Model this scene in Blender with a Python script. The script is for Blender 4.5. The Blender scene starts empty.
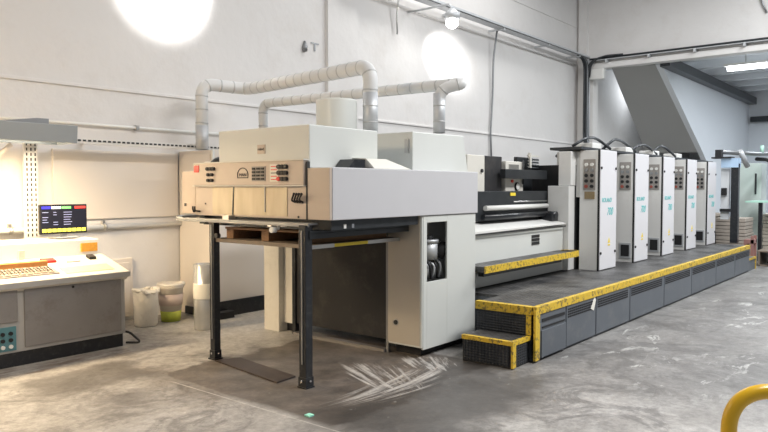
import bpy, bmesh, math, random
from mathutils import Vector, Matrix
random.seed(4)
SC = bpy.context.scene
COL = SC.collection
PI = math.pi

# ------------------------------------------------------------------ materials
def newmat(name):
    m = bpy.data.materials.new(name); m.use_nodes = True
    nt = m.node_tree
    return m, nt, nt.nodes['Principled BSDF']

def mat(name, col, rough=.5, dlo=.52, dhi=.72, metal=0., var=.06, scale=3., bump=0., bscale=40., dirt=None, dirt_amt=0., emit=None, es=0., spec=.5, coat=0.):
    """painted / metal surface with slight mottling, optional dirt blotches"""
    m, nt, b = newmat(name)
    n, l = nt.nodes, nt.links
    tc = n.new('ShaderNodeTexCoord')
    nz = n.new('ShaderNodeTexNoise'); nz.inputs['Scale'].default_value = scale; nz.inputs['Detail'].default_value = 6
    l.new(tc.outputs['Object'], nz.inputs['Vector'])
    mx = n.new('ShaderNodeMix'); mx.data_type = 'RGBA'
    c0 = [max(0, c*(1-var)) for c in col]; c1 = [min(1, c*(1+var)) for c in col]
    mx.inputs['A'].default_value = (*c0, 1); mx.inputs['B'].default_value = (*c1, 1)
    l.new(nz.outputs['Fac'], mx.inputs['Factor'])
    out = mx.outputs['Result']
    if dirt:
        n2 = n.new('ShaderNodeTexNoise'); n2.inputs['Scale'].default_value = scale*1.7; n2.inputs['Detail'].default_value = 9; n2.inputs['Roughness'].default_value = .7
        l.new(tc.outputs['Object'], n2.inputs['Vector'])
        r = n.new('ShaderNodeValToRGB'); r.color_ramp.elements[0].position = dlo; r.color_ramp.elements[1].position = dhi
        r.color_ramp.elements[1].color = (dirt_amt,)*3 + (1,)
        l.new(n2.outputs['Fac'], r.inputs['Fac'])
        m2 = n.new('ShaderNodeMix'); m2.data_type = 'RGBA'; m2.inputs['B'].default_value = (*dirt, 1)
        l.new(out, m2.inputs['A']); l.new(r.outputs['Color'], m2.inputs['Factor']); out = m2.outputs['Result']
    l.new(out, b.inputs['Base Color'])
    b.inputs['Roughness'].default_value = rough; b.inputs['Metallic'].default_value = metal
    b.inputs['Specular IOR Level'].default_value = spec; b.inputs['Coat Weight'].default_value = coat
    if bump:
        n3 = n.new('ShaderNodeTexNoise'); n3.inputs['Scale'].default_value = bscale; n3.inputs['Detail'].default_value = 5
        l.new(tc.outputs['Object'], n3.inputs['Vector'])
        bp = n.new('ShaderNodeBump'); bp.inputs['Strength'].default_value = bump; bp.inputs['Distance'].default_value = .02
        l.new(n3.outputs['Fac'], bp.inputs['Height']); l.new(bp.outputs['Normal'], b.inputs['Normal'])
    if emit:
        b.inputs['Emission Color'].default_value = (*emit, 1); b.inputs['Emission Strength'].default_value = es
    return m

M = {}
M['wall'] = mat('plaster_wall', (.76, .745, .73), .8, var=.06, scale=.7, bump=.7, bscale=3.5, dirt=(.62, .58, .54), dirt_amt=.35, spec=.2)
M['wall_pale'] = mat('wall_pale', (.76, .79, .82), .8, var=.03, scale=.5, spec=.2)
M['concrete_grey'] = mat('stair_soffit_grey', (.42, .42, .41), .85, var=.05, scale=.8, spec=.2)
M['board'] = mat('beige_wall_board', (.78, .72, .65), .6, var=.03, scale=1.2, spec=.3)
M['white'] = mat('white_paint', (.80, .80, .77), .4, var=.03)
M['cream'] = mat('cream_machine_paint', (.70, .68, .62), .38, var=.04, scale=4, bump=.03, bscale=150, dirt=(.48, .44, .38), dirt_amt=.35)
M['tan'] = mat('warm_shade_cabinet_paint', (.56, .51, .43), .4, var=.04)  # machine paint with the weaker, warm light of the cabinet's near face coloured in
M['side'] = mat('light_grey_machine_paint', (.60, .60, .62), .35, var=.03, scale=5)
M['cover'] = mat('pale_green_grey_paint', (.68, .70, .67), .4, var=.03, scale=4)
M['front'] = mat('warm_shade_front_paint', (.56, .475, .40), .38, var=.05, scale=5, bump=.05, bscale=60)  # dim warm light on the delivery's front faces is put into this tone
M['unit'] = mat('off_white_enamel', (.76, .76, .74), .35, var=.03, scale=2, dirt=(.58, .56, .52), dirt_amt=.4)
M['unit_door'] = mat('lilac_white_door_enamel', (.76, .755, .78), .3, var=.02)
M['dark'] = mat('dark_machine_metal', (.045, .05, .055), .35, metal=.4, var=.3, scale=8)
M['black'] = mat('black_rubber', (.015, .015, .017), .6, var=.2)
M['blackgloss'] = mat('black_enamel', (.016, .018, .022), .3, var=.2, scale=10, dirt=(.1, .1, .095), dirt_amt=.4)
M['steel'] = mat('brushed_steel', (.55, .55, .54), .3, metal=.9, var=.1, scale=10)
M['chrome'] = mat('bright_chrome', (.85, .85, .87), .12, metal=1., var=.03)
M['galv'] = mat('galvanised_steel', (.58, .60, .62), .5, metal=.45, var=.12, scale=14)
M['railsteel'] = mat('grey_steel_rail', (.28, .29, .30), .4, metal=.6, var=.15, scale=9)
M['darkpanel'] = mat('dark_sheet_panel', (.03, .03, .032), .55, metal=0., spec=.3, var=.2, scale=2, dirt=(.10, .09, .08), dirt_amt=.5)
M['platform'] = mat('slate_platform_paint', (.115, .13, .15), .42, var=.1, scale=3, dirt=(.22, .22, .21), dirt_amt=.4)
M['yellow'] = mat('worn_yellow_edge', (.74, .50, .04), .5, dlo=.51, dhi=.60, metal=0., var=.1, scale=15, dirt=(.11, .085, .05), dirt_amt=.85)
M['railyellow'] = mat('yellow_tube_paint', (.85, .50, .01), .28, var=.05, scale=8, coat=.3)
M['duct'] = mat('white_duct_wrap', (.70, .71, .71), .45, var=.06, scale=12)
M['ductband'] = mat('grey_duct_band', (.52, .53, .53), .5, metal=.3)
M['teal'] = mat('teal_lettering', (.05, .50, .50), .5)
M['ink'] = mat('dark_print', (.03, .03, .03), .5)
M['red'] = mat('red_plastic', (.75, .04, .03), .4)
M['dullred'] = mat('dull_red_plastic', (.32, .07, .05), .5)
M['sign'] = mat('yellow_sign', (.85, .65, .05), .5)
M['orange'] = mat('orange_label', (.80, .38, .05), .5, var=.25, scale=40)
M['wood'] = mat('rough_pine', (.30, .17, .09), .75, var=.3, scale=12, bump=.3, bscale=60)
M['wood_pale'] = mat('pile_board_ply', (.22, .18, .14), .7, var=.25, scale=9)
M['woodtrim'] = mat('orange_wood_trim', (.62, .26, .07), .5, var=.2, scale=20)
M['console'] = mat('console_steel_panel', (.30, .285, .275), .36, metal=.35, var=.18, scale=3, dirt=(.20, .17, .15), dirt_amt=.6)
M['console_frame'] = mat('console_frame_grey', (.45, .44, .42), .4, metal=.2, var=.08)
M['desk'] = mat('desk_laminate', (.72, .69, .62), .35, var=.03)
M['paper'] = mat('paper', (.85, .83, .75), .7, var=.03)
M['brown'] = mat('bronze_label', (.28, .21, .11), .5, var=.3, scale=50)
M['plastic'] = mat('translucent_grey_plastic', (.70, .64, .55), .4, var=.05)
M['bag'] = mat('white_plastic_bag', (.82, .78, .70), .45, var=.05, bump=.8, bscale=18)
M['lime'] = mat('lime_stain', (.55, .62, .08), .5, var=.2, scale=20)
M['pink'] = mat('pink_stain', (.66, .54, .48), .6)
M['green'] = mat('pale_green_sheet', (.45, .74, .62), .5)
M['paleblue'] = mat('pale_blue_paint', (.45, .62, .82), .4)
M['glassgreen'] = mat('pale_green_panel', (.55, .63, .60), .35)
M['tubeglow'] = mat('lit_tube', (.9, .95, 1), .3, emit=(.9, .96, 1), es=14)
M['bulb'] = mat('lit_bulb', (1, 1, 1), .3, emit=(1, .98, .95), es=40)
M['glowstrip'] = mat('lit_console_tube', (1, .95, .85), .3, emit=(1, .90, .72), es=9)
M['stackpaper'] = mat('stacked_brown_sheets', (.42, .37, .32), .8, var=.2, scale=10)

def window_mat():
    m, nt, b = newmat('cream_guard_window')
    n, l = nt.nodes, nt.links
    tc = n.new('ShaderNodeTexCoord'); w = n.new('ShaderNodeTexNoise'); w.inputs['Scale'].default_value = 2.5; w.inputs['Detail'].default_value = 2
    mp = n.new('ShaderNodeMapping'); mp.inputs['Scale'].default_value = (1, 3, .6)
    l.new(tc.outputs['Object'], mp.inputs['Vector']); l.new(mp.outputs['Vector'], w.inputs['Vector'])
    r = n.new('ShaderNodeValToRGB'); r.color_ramp.elements[0].position = .35; r.color_ramp.elements[1].position = .65
    r.color_ramp.elements[0].color = (.56, .46, .30, 1); r.color_ramp.elements[1].color = (.68, .58, .40, 1)
    l.new(w.outputs['Fac'], r.inputs['Fac']); l.new(r.outputs['Color'], b.inputs['Base Color'])
    b.inputs['Roughness'].default_value = .18; b.inputs['Coat Weight'].default_value = .4
    return m
M['guard'] = window_mat()

def clear_mat():
    m, nt, b = newmat('clear_plastic_tube')
    b.inputs['Base Color'].default_value = (.80, .83, .82, 1); b.inputs['Roughness'].default_value = .12
    b.inputs['Transmission Weight'].default_value = .55; b.inputs['IOR'].default_value = 1.2
    return m
M['clear'] = clear_mat()

def deck_mat(name='black_tread_plate', sc=22, c0=(.03, .03, .032, 1), c1=(.20, .197, .19, 1)):
    m, nt, b = newmat(name)
    n, l = nt.nodes, nt.links
    tc = n.new('ShaderNodeTexCoord')
    mp = n.new('ShaderNodeMapping'); mp.inputs['Rotation'].default_value = (0, 0, PI/4); mp.inputs['Scale'].default_value = (sc, sc, sc)
    l.new(tc.outputs['Object'], mp.inputs['Vector'])
    ck = n.new('ShaderNodeTexVoronoi'); ck.inputs['Scale'].default_value = 1; ck.inputs['Randomness'].default_value = 0
    l.new(mp.outputs['Vector'], ck.inputs['Vector'])
    bp = n.new('ShaderNodeBump'); bp.inputs['Strength'].default_value = 1.; bp.inputs['Distance'].default_value = .02
    l.new(ck.outputs['Distance'], bp.inputs['Height']); l.new(bp.outputs['Normal'], b.inputs['Normal'])
    nz = n.new('ShaderNodeTexNoise'); nz.inputs['Scale'].default_value = 2.2; nz.inputs['Detail'].default_value = 14; nz.inputs['Roughness'].default_value = .8
    l.new(tc.outputs['Object'], nz.inputs['Vector'])
    r = n.new('ShaderNodeValToRGB'); r.color_ramp.elements[0].position = .4; r.color_ramp.elements[1].position = .7
    r.color_ramp.elements[0].color = c0; r.color_ramp.elements[1].color = c1
    l.new(nz.outputs['Fac'], r.inputs['Fac'])
    l.new(r.outputs['Color'], b.inputs['Base Color']); b.inputs['Roughness'].default_value = .42; b.inputs['Metallic'].default_value = .2
    return m
M['deck'] = deck_mat()
M['tread_side'] = deck_mat('navy_tread_plate', 40, (.018, .022, .03, 1), (.07, .075, .085, 1))

def grid_holes_mat():
    """white perforated strip: dark oval slots repeat along the length"""
    m, nt, b = newmat('perforated_white_steel')
    n, l = nt.nodes, nt.links
    b.inputs['Base Color'].default_value = (.78, .77, .74, 1); b.inputs['Roughness'].default_value = .4
    return m
M['perf'] = grid_holes_mat()

def floor_mat():
    m, nt, b = newmat('worn_concrete_floor')
    n, l = nt.nodes, nt.links
    tc = n.new('ShaderNodeTexCoord')
    sep = n.new('ShaderNodeSeparateXYZ'); l.new(tc.outputs['Object'], sep.inputs[0])
    def noise(scale, detail=6, rough=.6, vec=None, dist=0):
        q = n.new('ShaderNodeTexNoise'); q.inputs['Scale'].default_value = scale; q.inputs['Detail'].default_value = detail
        q.inputs['Roughness'].default_value = rough; q.inputs['Distortion'].default_value = dist
        l.new(vec or tc.outputs['Object'], q.inputs['Vector']); return q.outputs['Fac']
    def ramp(f, p0, p1, c0=(0, 0, 0, 1), c1=(1, 1, 1, 1)):
        r = n.new('ShaderNodeValToRGB'); r.color_ramp.elements[0].position = p0; r.color_ramp.elements[1].position = p1
        r.color_ramp.elements[0].color = c0; r.color_ramp.elements[1].color = c1; l.new(f, r.inputs['Fac']); return r.outputs['Color']
    def mth(op, a, bb=None, cc=None, clamp=False):
        q = n.new('ShaderNodeMath'); q.operation = op; q.use_clamp = clamp
        for i, v in enumerate((a, bb, cc)):
            if v is None: continue
            if isinstance(v, (int, float)): q.inputs[i].default_value = v
            else: l.new(v, q.inputs[i])
        return q.outputs[0]
    def mix(f, a, bb):
        q = n.new('ShaderNodeMix'); q.data_type = 'RGBA'
        if isinstance(f, (int, float)): q.inputs['Factor'].default_value = f
        else: l.new(f, q.inputs['Factor'])
        for k, v in (('A', a), ('B', bb)):
            if isinstance(v, tuple): q.inputs[k].default_value = v
            else: l.new(v, q.inputs[k])
        return q.outputs['Result']
    warp = noise(1.3, 4)
    X = mth('ADD', sep.outputs['X'], mth('MULTIPLY', mth('SUBTRACT', noise(2.2, 6), .5), .55))
    Y = mth('ADD', sep.outputs['Y'], mth('MULTIPLY', mth('SUBTRACT', noise(2.6, 6), .5), .55))
    xs, ys = sep.outputs['X'], sep.outputs['Y']
    def step(v, edge, w=.15, inv=False):
        s = mth('DIVIDE', mth('SUBTRACT', v, edge), w, clamp=True)
        return mth('SUBTRACT', 1, s) if inv else s
    def rect(x0, x1, y0, y1, w=.15, vx=None, vy=None):
        vx = vx or X; vy = vy or Y
        a = mth('MULTIPLY', step(vx, x0, w), step(vx, x1, w, True)); c = mth('MULTIPLY', step(vy, y0, w), step(vy, y1, w, True))
        return mth('MULTIPLY', a, c)
    base = mix(ramp(noise(1.1, 12, .72), .38, .62), (.22, .21, .20, 1), (.50, .48, .455, 1))
    # streaks dragged along the press
    mp = n.new('ShaderNodeMapping'); mp.inputs['Rotation'].default_value = (0, 0, .25); mp.inputs['Scale'].default_value = (.9, 5, 1)
    l.new(tc.outputs['Object'], mp.inputs['Vector'])
    st = ramp(noise(.9, 13, .72, None, 1.2), .44, .60)
    base = mix(mth('MULTIPLY', st, .55), base, (.62, .61, .59, 1))
    st2 = ramp(noise(1.3, 13, .74, None, 1.6), .50, .60)
    base = mix(mth('MULTIPLY', st2, .6), base, (.11, .105, .10, 1))
    # far right walkway: darker, with pale scuffs
    wk = rect(5.2, 40, -4, 2.9, .9)
    base = mix(mth('MULTIPLY', wk, .55), base, (.10, .10, .10, 1))
    mpw = n.new('ShaderNodeMapping'); mpw.inputs['Rotation'].default_value = (0, 0, -.15); mpw.inputs['Scale'].default_value = (.8, 1.8, 1)
    l.new(tc.outputs['Object'], mpw.inputs['Vector'])
    sc = ramp(noise(1.9, 10, .68, mpw.outputs['Vector'], 1.0), .585, .605)
    base = mix(mth('MULTIPLY', mth('MULTIPLY', mth('MULTIPLY', sc, ramp(noise(.9, 4, .6), .40, .56)), rect(5.5, 40, .3, 2.9, .5)), .8), base, (.60, .60, .58, 1))
    # brown oily zone in front of the delivery
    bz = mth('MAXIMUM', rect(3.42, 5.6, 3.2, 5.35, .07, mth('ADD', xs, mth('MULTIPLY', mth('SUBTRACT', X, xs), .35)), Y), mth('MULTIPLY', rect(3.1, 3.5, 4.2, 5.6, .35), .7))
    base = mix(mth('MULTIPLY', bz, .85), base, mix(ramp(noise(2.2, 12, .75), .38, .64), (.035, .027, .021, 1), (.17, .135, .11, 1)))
    dk = rect(3.3, 5.4, 2.3, 3.35, .3)
    base = mix(mth('MULTIPLY', dk, .8), base, (.045, .042, .04, 1))
    dk2 = rect(2.45, 3.5, 5.35, 6.0, .12)
    base = mix(mth('MULTIPLY', dk2, .7), base, (.10, .092, .085, 1))
    # pale dusty floor left of the delivery
    pz = rect(4.35, 6.2, 5.35, 7.1, .5)
    base = mix(mth('MULTIPLY', pz, .6), base, (.66, .64, .60, 1))
    # white scrape marks left by the pile truck: two groups of brushed strokes
    def strokes(cx, cy, ang, half_l, half_w, sl, sw_, lo, hi, curve=0.):
        ca, sa = math.cos(ang), math.sin(ang)
        ux = mth('SUBTRACT', xs, cx); uy = mth('SUBTRACT', ys, cy)
        a_ = mth('ADD', mth('MULTIPLY', ux, ca), mth('MULTIPLY', uy, sa))
        c_ = mth('SUBTRACT', mth('MULTIPLY', uy, ca), mth('MULTIPLY', ux, sa))
        c_ = mth('ADD', c_, mth('MULTIPLY', mth('MULTIPLY', a_, a_), curve))
        fan = mth('DIVIDE', c_, mth('ADD', 1, mth('MULTIPLY', a_, .6)))
        e = mth('ADD', mth('POWER', mth('ABSOLUTE', mth('DIVIDE', a_, half_l)), 2), mth('POWER', mth('ABSOLUTE', mth('DIVIDE', c_, half_w)), 2))
        fall = mth('SUBTRACT', 1, mth('DIVIDE', mth('SUBTRACT', e, .2), .8, clamp=True))
        cb = n.new('ShaderNodeCombineXYZ'); l.new(mth('MULTIPLY', a_, sl), cb.inputs[0]); l.new(mth('MULTIPLY', fan, sw_), cb.inputs[1])
        cb.inputs[2].default_value = cx*7
        v = mth('ADD', noise(1., 7, .65, cb.outputs[0], .2), mth('MULTIPLY', mth('SUBTRACT', fall, .75), .30))
        return mth('MULTIPLY', ramp(v, lo, hi), mth('POWER', fall, .6))
    z1 = strokes(4.66, 3.85, 1.07, .80, .45, 1.5, 26, .53, .66)
    z2 = strokes(4.55, 3.50, .05, 1.1, .30, 1.3, 24, .52, .66, -.16)
    z3 = mth('MULTIPLY', strokes(5.3, 3.75, .9, .45, .4, 2.0, 20, .54, .62), .9)
    base = mix(mth('MULTIPLY', mth('MAXIMUM', mth('MAXIMUM', z1, z2), z3), .85), base, (.66, .64, .61, 1))
    # thin pale joint at the edge of the oily zone
    jx = mth('MULTIPLY', mth('LESS_THAN', mth('ABSOLUTE', mth('SUBTRACT', xs, 3.40)), .007), mth('MULTIPLY', step(ys, 2.9, .1), step(ys, 5.0, .1, True)))
    base = mix(mth('MULTIPLY', jx, .7), base, (.62, .60, .56, 1))
    # rust run along the foot of the console
    rz = rect(1.2, 3.7, 6.22, 6.5, .15)
    base = mix(mth('MULTIPLY', mth('MULTIPLY', rz, ramp(noise(3, 6, .6, mp.outputs['Vector']), .42, .6)), .75), base, (.13, .07, .035, 1))
    gr = ramp(noise(14, 12, .8), .36, .64)
    base = mix(mth('MULTIPLY', mth('SUBTRACT', 1, gr), .5), base, (.07, .065, .06, 1))
    # white powder specks
    spx = ramp(noise(9, 8, .75), .64, .70)
    base = mix(mth('MULTIPLY', spx, .45), base, (.68, .67, .64, 1))
    l.new(base, b.inputs['Base Color'])
    rr = n.new('ShaderNodeMapRange'); rr.inputs['To Min'].default_value = .30; rr.inputs['To Max'].default_value = .62
    l.new(noise(2.4, 6), rr.inputs['Value']); l.new(rr.outputs[0], b.inputs['Roughness'])
    bp = n.new('ShaderNodeBump'); bp.inputs['Strength'].default_value = .15; bp.inputs['Distance'].default_value = .01
    l.new(noise(25, 6), bp.inputs['Height']); l.new(bp.outputs['Normal'], b.inputs['Normal'])
    return m
M['floor'] = floor_mat()
M['foil'] = mat('grey_foil', (.62, .62, .60), .25, metal=.55, var=.15, scale=6)

# ------------------------------------------------------------------ mesh builder
class B:
    def __init__(s): s.bm = bmesh.new(); s.mi = 0
    def _new(s, faces, smooth=False):
        for f in faces: f.material_index = s.mi; f.smooth = smooth
        return s
    def m(s, i): s.mi = i; return s
    def box(s, x0, x1, y0, y1, z0, z1):
        v = [s.bm.verts.new(p) for p in ((x0,y0,z0),(x1,y0,z0),(x1,y1,z0),(x0,y1,z0),(x0,y0,z1),(x1,y0,z1),(x1,y1,z1),(x0,y1,z1))]
        return s._new([s.bm.faces.new([v[i] for i in f]) for f in ((3,2,1,0),(4,5,6,7),(0,1,5,4),(1,2,6,5),(2,3,7,6),(3,0,4,7))])
    def hexa(s, pts):
        """eight corners: bottom ring then top ring"""
        v = [s.bm.verts.new(p) for p in pts]
        return s._new([s.bm.faces.new([v[i] for i in f]) for f in ((3,2,1,0),(4,5,6,7),(0,1,5,4),(1,2,6,5),(2,3,7,6),(3,0,4,7))])
    def prism(s, pts, axis, a, b):
        """polygon in the plane across axis, extruded from a to b"""
        def P(p, t):
            return {'x': (t, p[0], p[1]), 'y': (p[0], t, p[1]), 'z': (p[0], p[1], t)}[axis]
        r0 = [s.bm.verts.new(P(p, a)) for p in pts]; r1 = [s.bm.verts.new(P(p, b)) for p in pts]
        n = len(pts); fs = [s.bm.faces.new(r0[::-1]), s.bm.faces.new(r1)]
        for i in range(n): fs.append(s.bm.faces.new((r0[i], r0[(i+1) % n], r1[(i+1) % n], r1[i])))
        return s._new(fs)
    def cyl(s, p0, p1, r, r1=None, n=20, caps=True):
        p0, p1 = Vector(p0), Vector(p1); r1 = r if r1 is None else r1
        q = (p1-p0).to_track_quat('Z', 'Y')
        a = [s.bm.verts.new(p0 + q @ Vector((math.cos(t)*r, math.sin(t)*r, 0))) for t in (2*PI*i/n for i in range(n))]
        b = [s.bm.verts.new(p1 + q @ Vector((math.cos(t)*r1, math.sin(t)*r1, 0))) for t in (2*PI*i/n for i in range(n))]
        s._new([s.bm.faces.new((a[i], a[(i+1) % n], b[(i+1) % n], b[i])) for i in range(n)], True)
        if caps: s._new([s.bm.faces.new(a[::-1]), s.bm.faces.new(b)])
        return s
    def lathe(s, prof, c, n=28):
        """profile of (radius, z) around a vertical axis at c"""
        rings = []
        for r, z in prof:
            rings.append([s.bm.verts.new((c[0]+math.cos(2*PI*i/n)*r, c[1]+math.sin(2*PI*i/n)*r, c[2]+z)) for i in range(n)])
        for a, b in zip(rings, rings[1:]):
            s._new([s.bm.faces.new((a[i], a[(i+1) % n], b[(i+1) % n], b[i])) for i in range(n)], True)
        s._new([s.bm.faces.new(rings[0][::-1]), s.bm.faces.new(rings[-1])])
        return s
    def tube(s, pts, r, bend=0., n=14, seg=7):
        """tube through points, corners rounded with radius bend"""
        pts = [Vector(p) for p in pts]; path = [pts[0]]
        for i in range(1, len(pts)-1):
            a, p, c = pts[i-1], pts[i], pts[i+1]
            d0 = (a-p).normalized(); d1 = (c-p).normalized()
            k = min(bend, (a-p).length*.49, (c-p).length*.49)
            if k < 1e-5: path.append(p); continue
            for j in range(seg+1):
                t = j/seg; path.append((p+d0*k)*(1-t)**2 + p*2*t*(1-t) + (p+d1*k)*t*t)
        path.append(pts[-1])
        rings = []; up = None
        for i, p in enumerate(path):
            d = (path[min(i+1, len(path)-1)] - path[max(i-1, 0)]).normalized()
            if up is None: up = d.orthogonal().normalized()
            up = (up - d*up.dot(d)).normalized(); w = d.cross(up)
            rings.append([s.bm.verts.new(p + up*math.cos(t)*r + w*math.sin(t)*r) for t in (2*PI*k/n for k in range(n))])
        for a, b in zip(rings, rings[1:]):
            s._new([s.bm.faces.new((a[i], a[(i+1) % n], b[(i+1) % n], b[i])) for i in range(n)], True)
        s._new([s.bm.faces.new(rings[0][::-1]), s.bm.faces.new(rings[-1])])
        s.path = path
        return s
    def ball(s, c, r, sc=(1,1,1)):
        g = bmesh.ops.create_uvsphere(s.bm, u_segments=16, v_segments=10, radius=r, matrix=Matrix.Translation(c) @ Matrix.Diagonal((*sc, 1)))
        fs = set(f for v in g['verts'] for f in v.link_faces)
        return s._new(fs, True)

WL = {}
def wloc(o):
    return WL.get(o.name, Vector((0, 0, 0)))
def ob(name, b, mats, parent=None, bevel=0., label=None, cat=None, group=None, kind=None, bseg=2):
    if not isinstance(mats, (list, tuple)): mats = [mats]
    me = bpy.data.meshes.new(name)
    bmesh.ops.recalc_face_normals(b.bm, faces=b.bm.faces)
    if parent is not None: org = wloc(parent)
    elif kind == 'structure': org = Vector((0, 0, 0))
    else:
        xs = [v.co for v in b.bm.verts]
        lo = [min(c[i] for c in xs) for i in range(3)]; hi = [max(c[i] for c in xs) for i in range(3)]
        org = Vector(((lo[0]+hi[0])/2, (lo[1]+hi[1])/2, lo[2]))
    for v in b.bm.verts: v.co -= org
    b.bm.to_mesh(me); b.bm.free()
    for m in mats: me.materials.append(M[m] if isinstance(m, str) else m)
    o = bpy.data.objects.new(name, me); COL.objects.link(o)
    if parent is not None: o.parent = parent; WL[o.name] = org
    else: o.location = org; WL[o.name] = org
    if bevel:
        md = o.modifiers.new('bevel', 'BEVEL'); md.width = bevel; md.segments = bseg; md.limit_method = 'ANGLE'; md.angle_limit = math.radians(40)
    return tag(o, label, cat, group, kind)
def tag(o, label=None, cat=None, group=None, kind=None):
    if label: o['label'] = label
    if cat: o['category'] = cat
    if group: o['group'] = group
    if kind: o['kind'] = kind
    return o
def thing(name, loc, label, cat, group=None):
    o = bpy.data.objects.new(name, None); COL.objects.link(o); o.location = loc; o.empty_display_size = .1
    WL[o.name] = Vector(loc)
    return tag(o, label, cat, group)
def copy_tree(o, parent=None):
    c = o.copy(); COL.objects.link(c)
    if parent is not None: c.parent = parent
    for ch in list(o.children): copy_tree(ch, c)
    return c
def text(s, name, body, size, origin, right, up, material, parent, stretch=1., extrude=.001, slant=0., label=None):
    cu = bpy.data.curves.new('t', 'FONT'); cu.body = body; cu.size = size; cu.extrude = extrude; cu.shear = slant
    t = bpy.data.objects.new('t', cu); COL.objects.link(t)
    bpy.context.view_layer.update()
    me = bpy.data.meshes.new_from_object(t.evaluated_get(bpy.context.evaluated_depsgraph_get()))
    bpy.data.objects.remove(t); bpy.data.curves.remove(cu)
    me.name = name; me.materials.clear(); me.materials.append(M[material])
    R_, U_ = Vector(right).normalized(), Vector(up).normalized(); N = R_.cross(U_)
    org = Vector(origin) - wloc(parent)
    for v in me.vertices:
        v.co = org + R_*v.co.x*stretch + U_*v.co.y + N*v.co.z
    o = bpy.data.objects.new(name, me); COL.objects.link(o); o.parent = parent
    if label: o['label'] = label
    return o

# ================================================================== THE SETTING
ob('floor', B().box(-4, 40, -8, 12, -.1, 0), 'floor', kind='structure')
b = B().box(-4, 30, 7.9, 8.15, 0, 7.4)
b.box(8.23, 8.97, 7.83, 7.92, 2.0, 7.4)                 # shallow pilaster
ob('wall_back', b, 'wall', kind='structure')
ob('trim_1', B().box(-4, 18.17, 7.875, 7.905, 2.83, 2.87), 'wall', kind='structure', bevel=.008)
ob('trim_2', B().box(9, 18.17, 7.885, 7.905, 6.0, 6.03), 'wall', kind='structure')
b = B().box(18.17, 18.5, -8, 7.9, 4.86, 7.4).box(18.17, 18.5, 7.45, 7.9, 0, 4.86)
b.box(18.07, 18.17, 7.6, 7.83, 2.7, 7.4)
ob('wall_right', b, 'wall', kind='structure')
ob('trim_3', B().box(18.08, 18.2, -8, 7.5, 4.84, 4.98), 'wall', kind='structure', bevel=.01)
b = B().box(-4, 5.0, 7.86, 7.9, 1.3, 2.14)              # boarded recess
ob('trim_4', B().box(3.75, 5.4, 7.87, 7.9, 1.28, 2.10), 'board', kind='structure', bevel=.005)
# far room
b = B().prism([(18.6, 4.86), (22.7, 2.75), (23.3, 2.4), (23.3, 0), (29, 0), (29, 5.1), (18.6, 5.1)], 'y', 5.8, 5.95)
ob('wall_far', b, 'wall_pale', kind='structure')
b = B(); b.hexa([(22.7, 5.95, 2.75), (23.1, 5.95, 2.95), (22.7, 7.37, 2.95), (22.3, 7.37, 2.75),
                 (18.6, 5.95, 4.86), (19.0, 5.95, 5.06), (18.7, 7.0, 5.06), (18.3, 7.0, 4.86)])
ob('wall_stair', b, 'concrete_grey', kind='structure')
ob('wall_end', B().box(29, 29.2, -8, 8, 0, 5.3), 'wall_pale', kind='structure')
b = B().box(18.5, 30, -8, 8, 5.5, 5.6)
for i in range(7): b.box(18.5+1.5*i, 18.72+1.5*i, -8, 8, 5.12, 5.5)
ob('ceiling', b, 'wall_pale', kind='structure')
ob('trim_5', B().box(18.5, 29, 5.55, 5.8, 4.78, 5.02).box(28.7, 29, -8, 5.7, 4.1, 4.3), 'dark', kind='structure')

# low white wall panel by the console
ob('wall_hatch', B().box(4.2, 4.72, 7.86, 7.905, .05, .78).box(4.25, 4.67, 7.85, 7.865, .1, .73), 'board', bevel=.006,
   label='pale grey flat hatch panel low on the wall behind the plastic bag bin', cat='panel')

# tall boxed-in cabinet behind the delivery
h = thing('tall_cabinet', (5.9, 7.4, 0), 'tall cream boxed cabinet standing on the back wall left of the machine', 'cabinet')
ob('cabinet_body', B().box(5.42, 6.9, 7.15, 7.88, .0, 2.13), 'board', h, bevel=.006)
ob('plinth', B().box(5.40, 6.92, 7.135, 7.15, .0, .20).box(5.40, 5.42, 7.15, 7.75, 0, .1), 'blackgloss', h)
ob('side_panel', B().box(5.405, 5.42, 7.2, 7.78, .15, 2.08), 'board', h, bevel=.004)
ob('joint_strip', B().box(5.40, 5.425, 7.13, 7.155, .2, 2.13), 'white', h)

# ------------------------------------------------------------------ wall fittings, left
t = thing('perforated_rail', (4.6, 7.8, 2.2), 'long white slotted steel rail running level along the wall behind the hanging lamp', 'rail')
bb = B().box(2.4, 6.3, 7.55, 7.62, 2.15, 2.215).m(1)
x = 3.7
while x < 6.25: bb.box(x, x+.035, 7.543, 7.551, 2.175, 2.195); x += .06
ob('rail_body', bb, ['perf', 'ink'], t)
for xx in (4.1, 5.9): ob('rail_bracket', B().box(xx, xx+.04, 7.6, 7.9, 2.17, 2.2), 'perf', t)
t = thing('wall_pipe', (4, 7.86, 2.3), 'thin white pipe along the wall just above the slotted rail', 'pipe')
ob('pipe_run', B().cyl((2.0, 7.86, 2.40), (6.6, 7.86, 2.40), .018, n=10), 'white', t)
ob('clamp', B().box(4.78, 4.82, 7.83, 7.9, 2.37, 2.43), 'steel', t)
t = thing('wall_pipe', (4, 7.84, 1.2), 'white pipe along the wall behind the computer screen', 'pipe')
ob('pipe_run', B().cyl((-1, 7.85, 1.185), (5.42, 7.85, 1.185), .028, n=12), 'white', t)
for xx in (4.33, 3.25): ob('clamp', B().cyl((xx, 7.83, 1.185), (xx+.03, 7.83, 1.185), .038, n=12).box(xx, xx+.03, 7.85, 7.9, 1.17, 1.26), 'steel', t)
t = thing('perforated_upright', (3.45, 7.8, 0), 'white slotted steel upright standing behind the console left of the screen', 'post')
bb = B().box(3.38, 3.52, 7.74, 7.78, .0, 2.15).m(1)
z = 1.12
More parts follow.
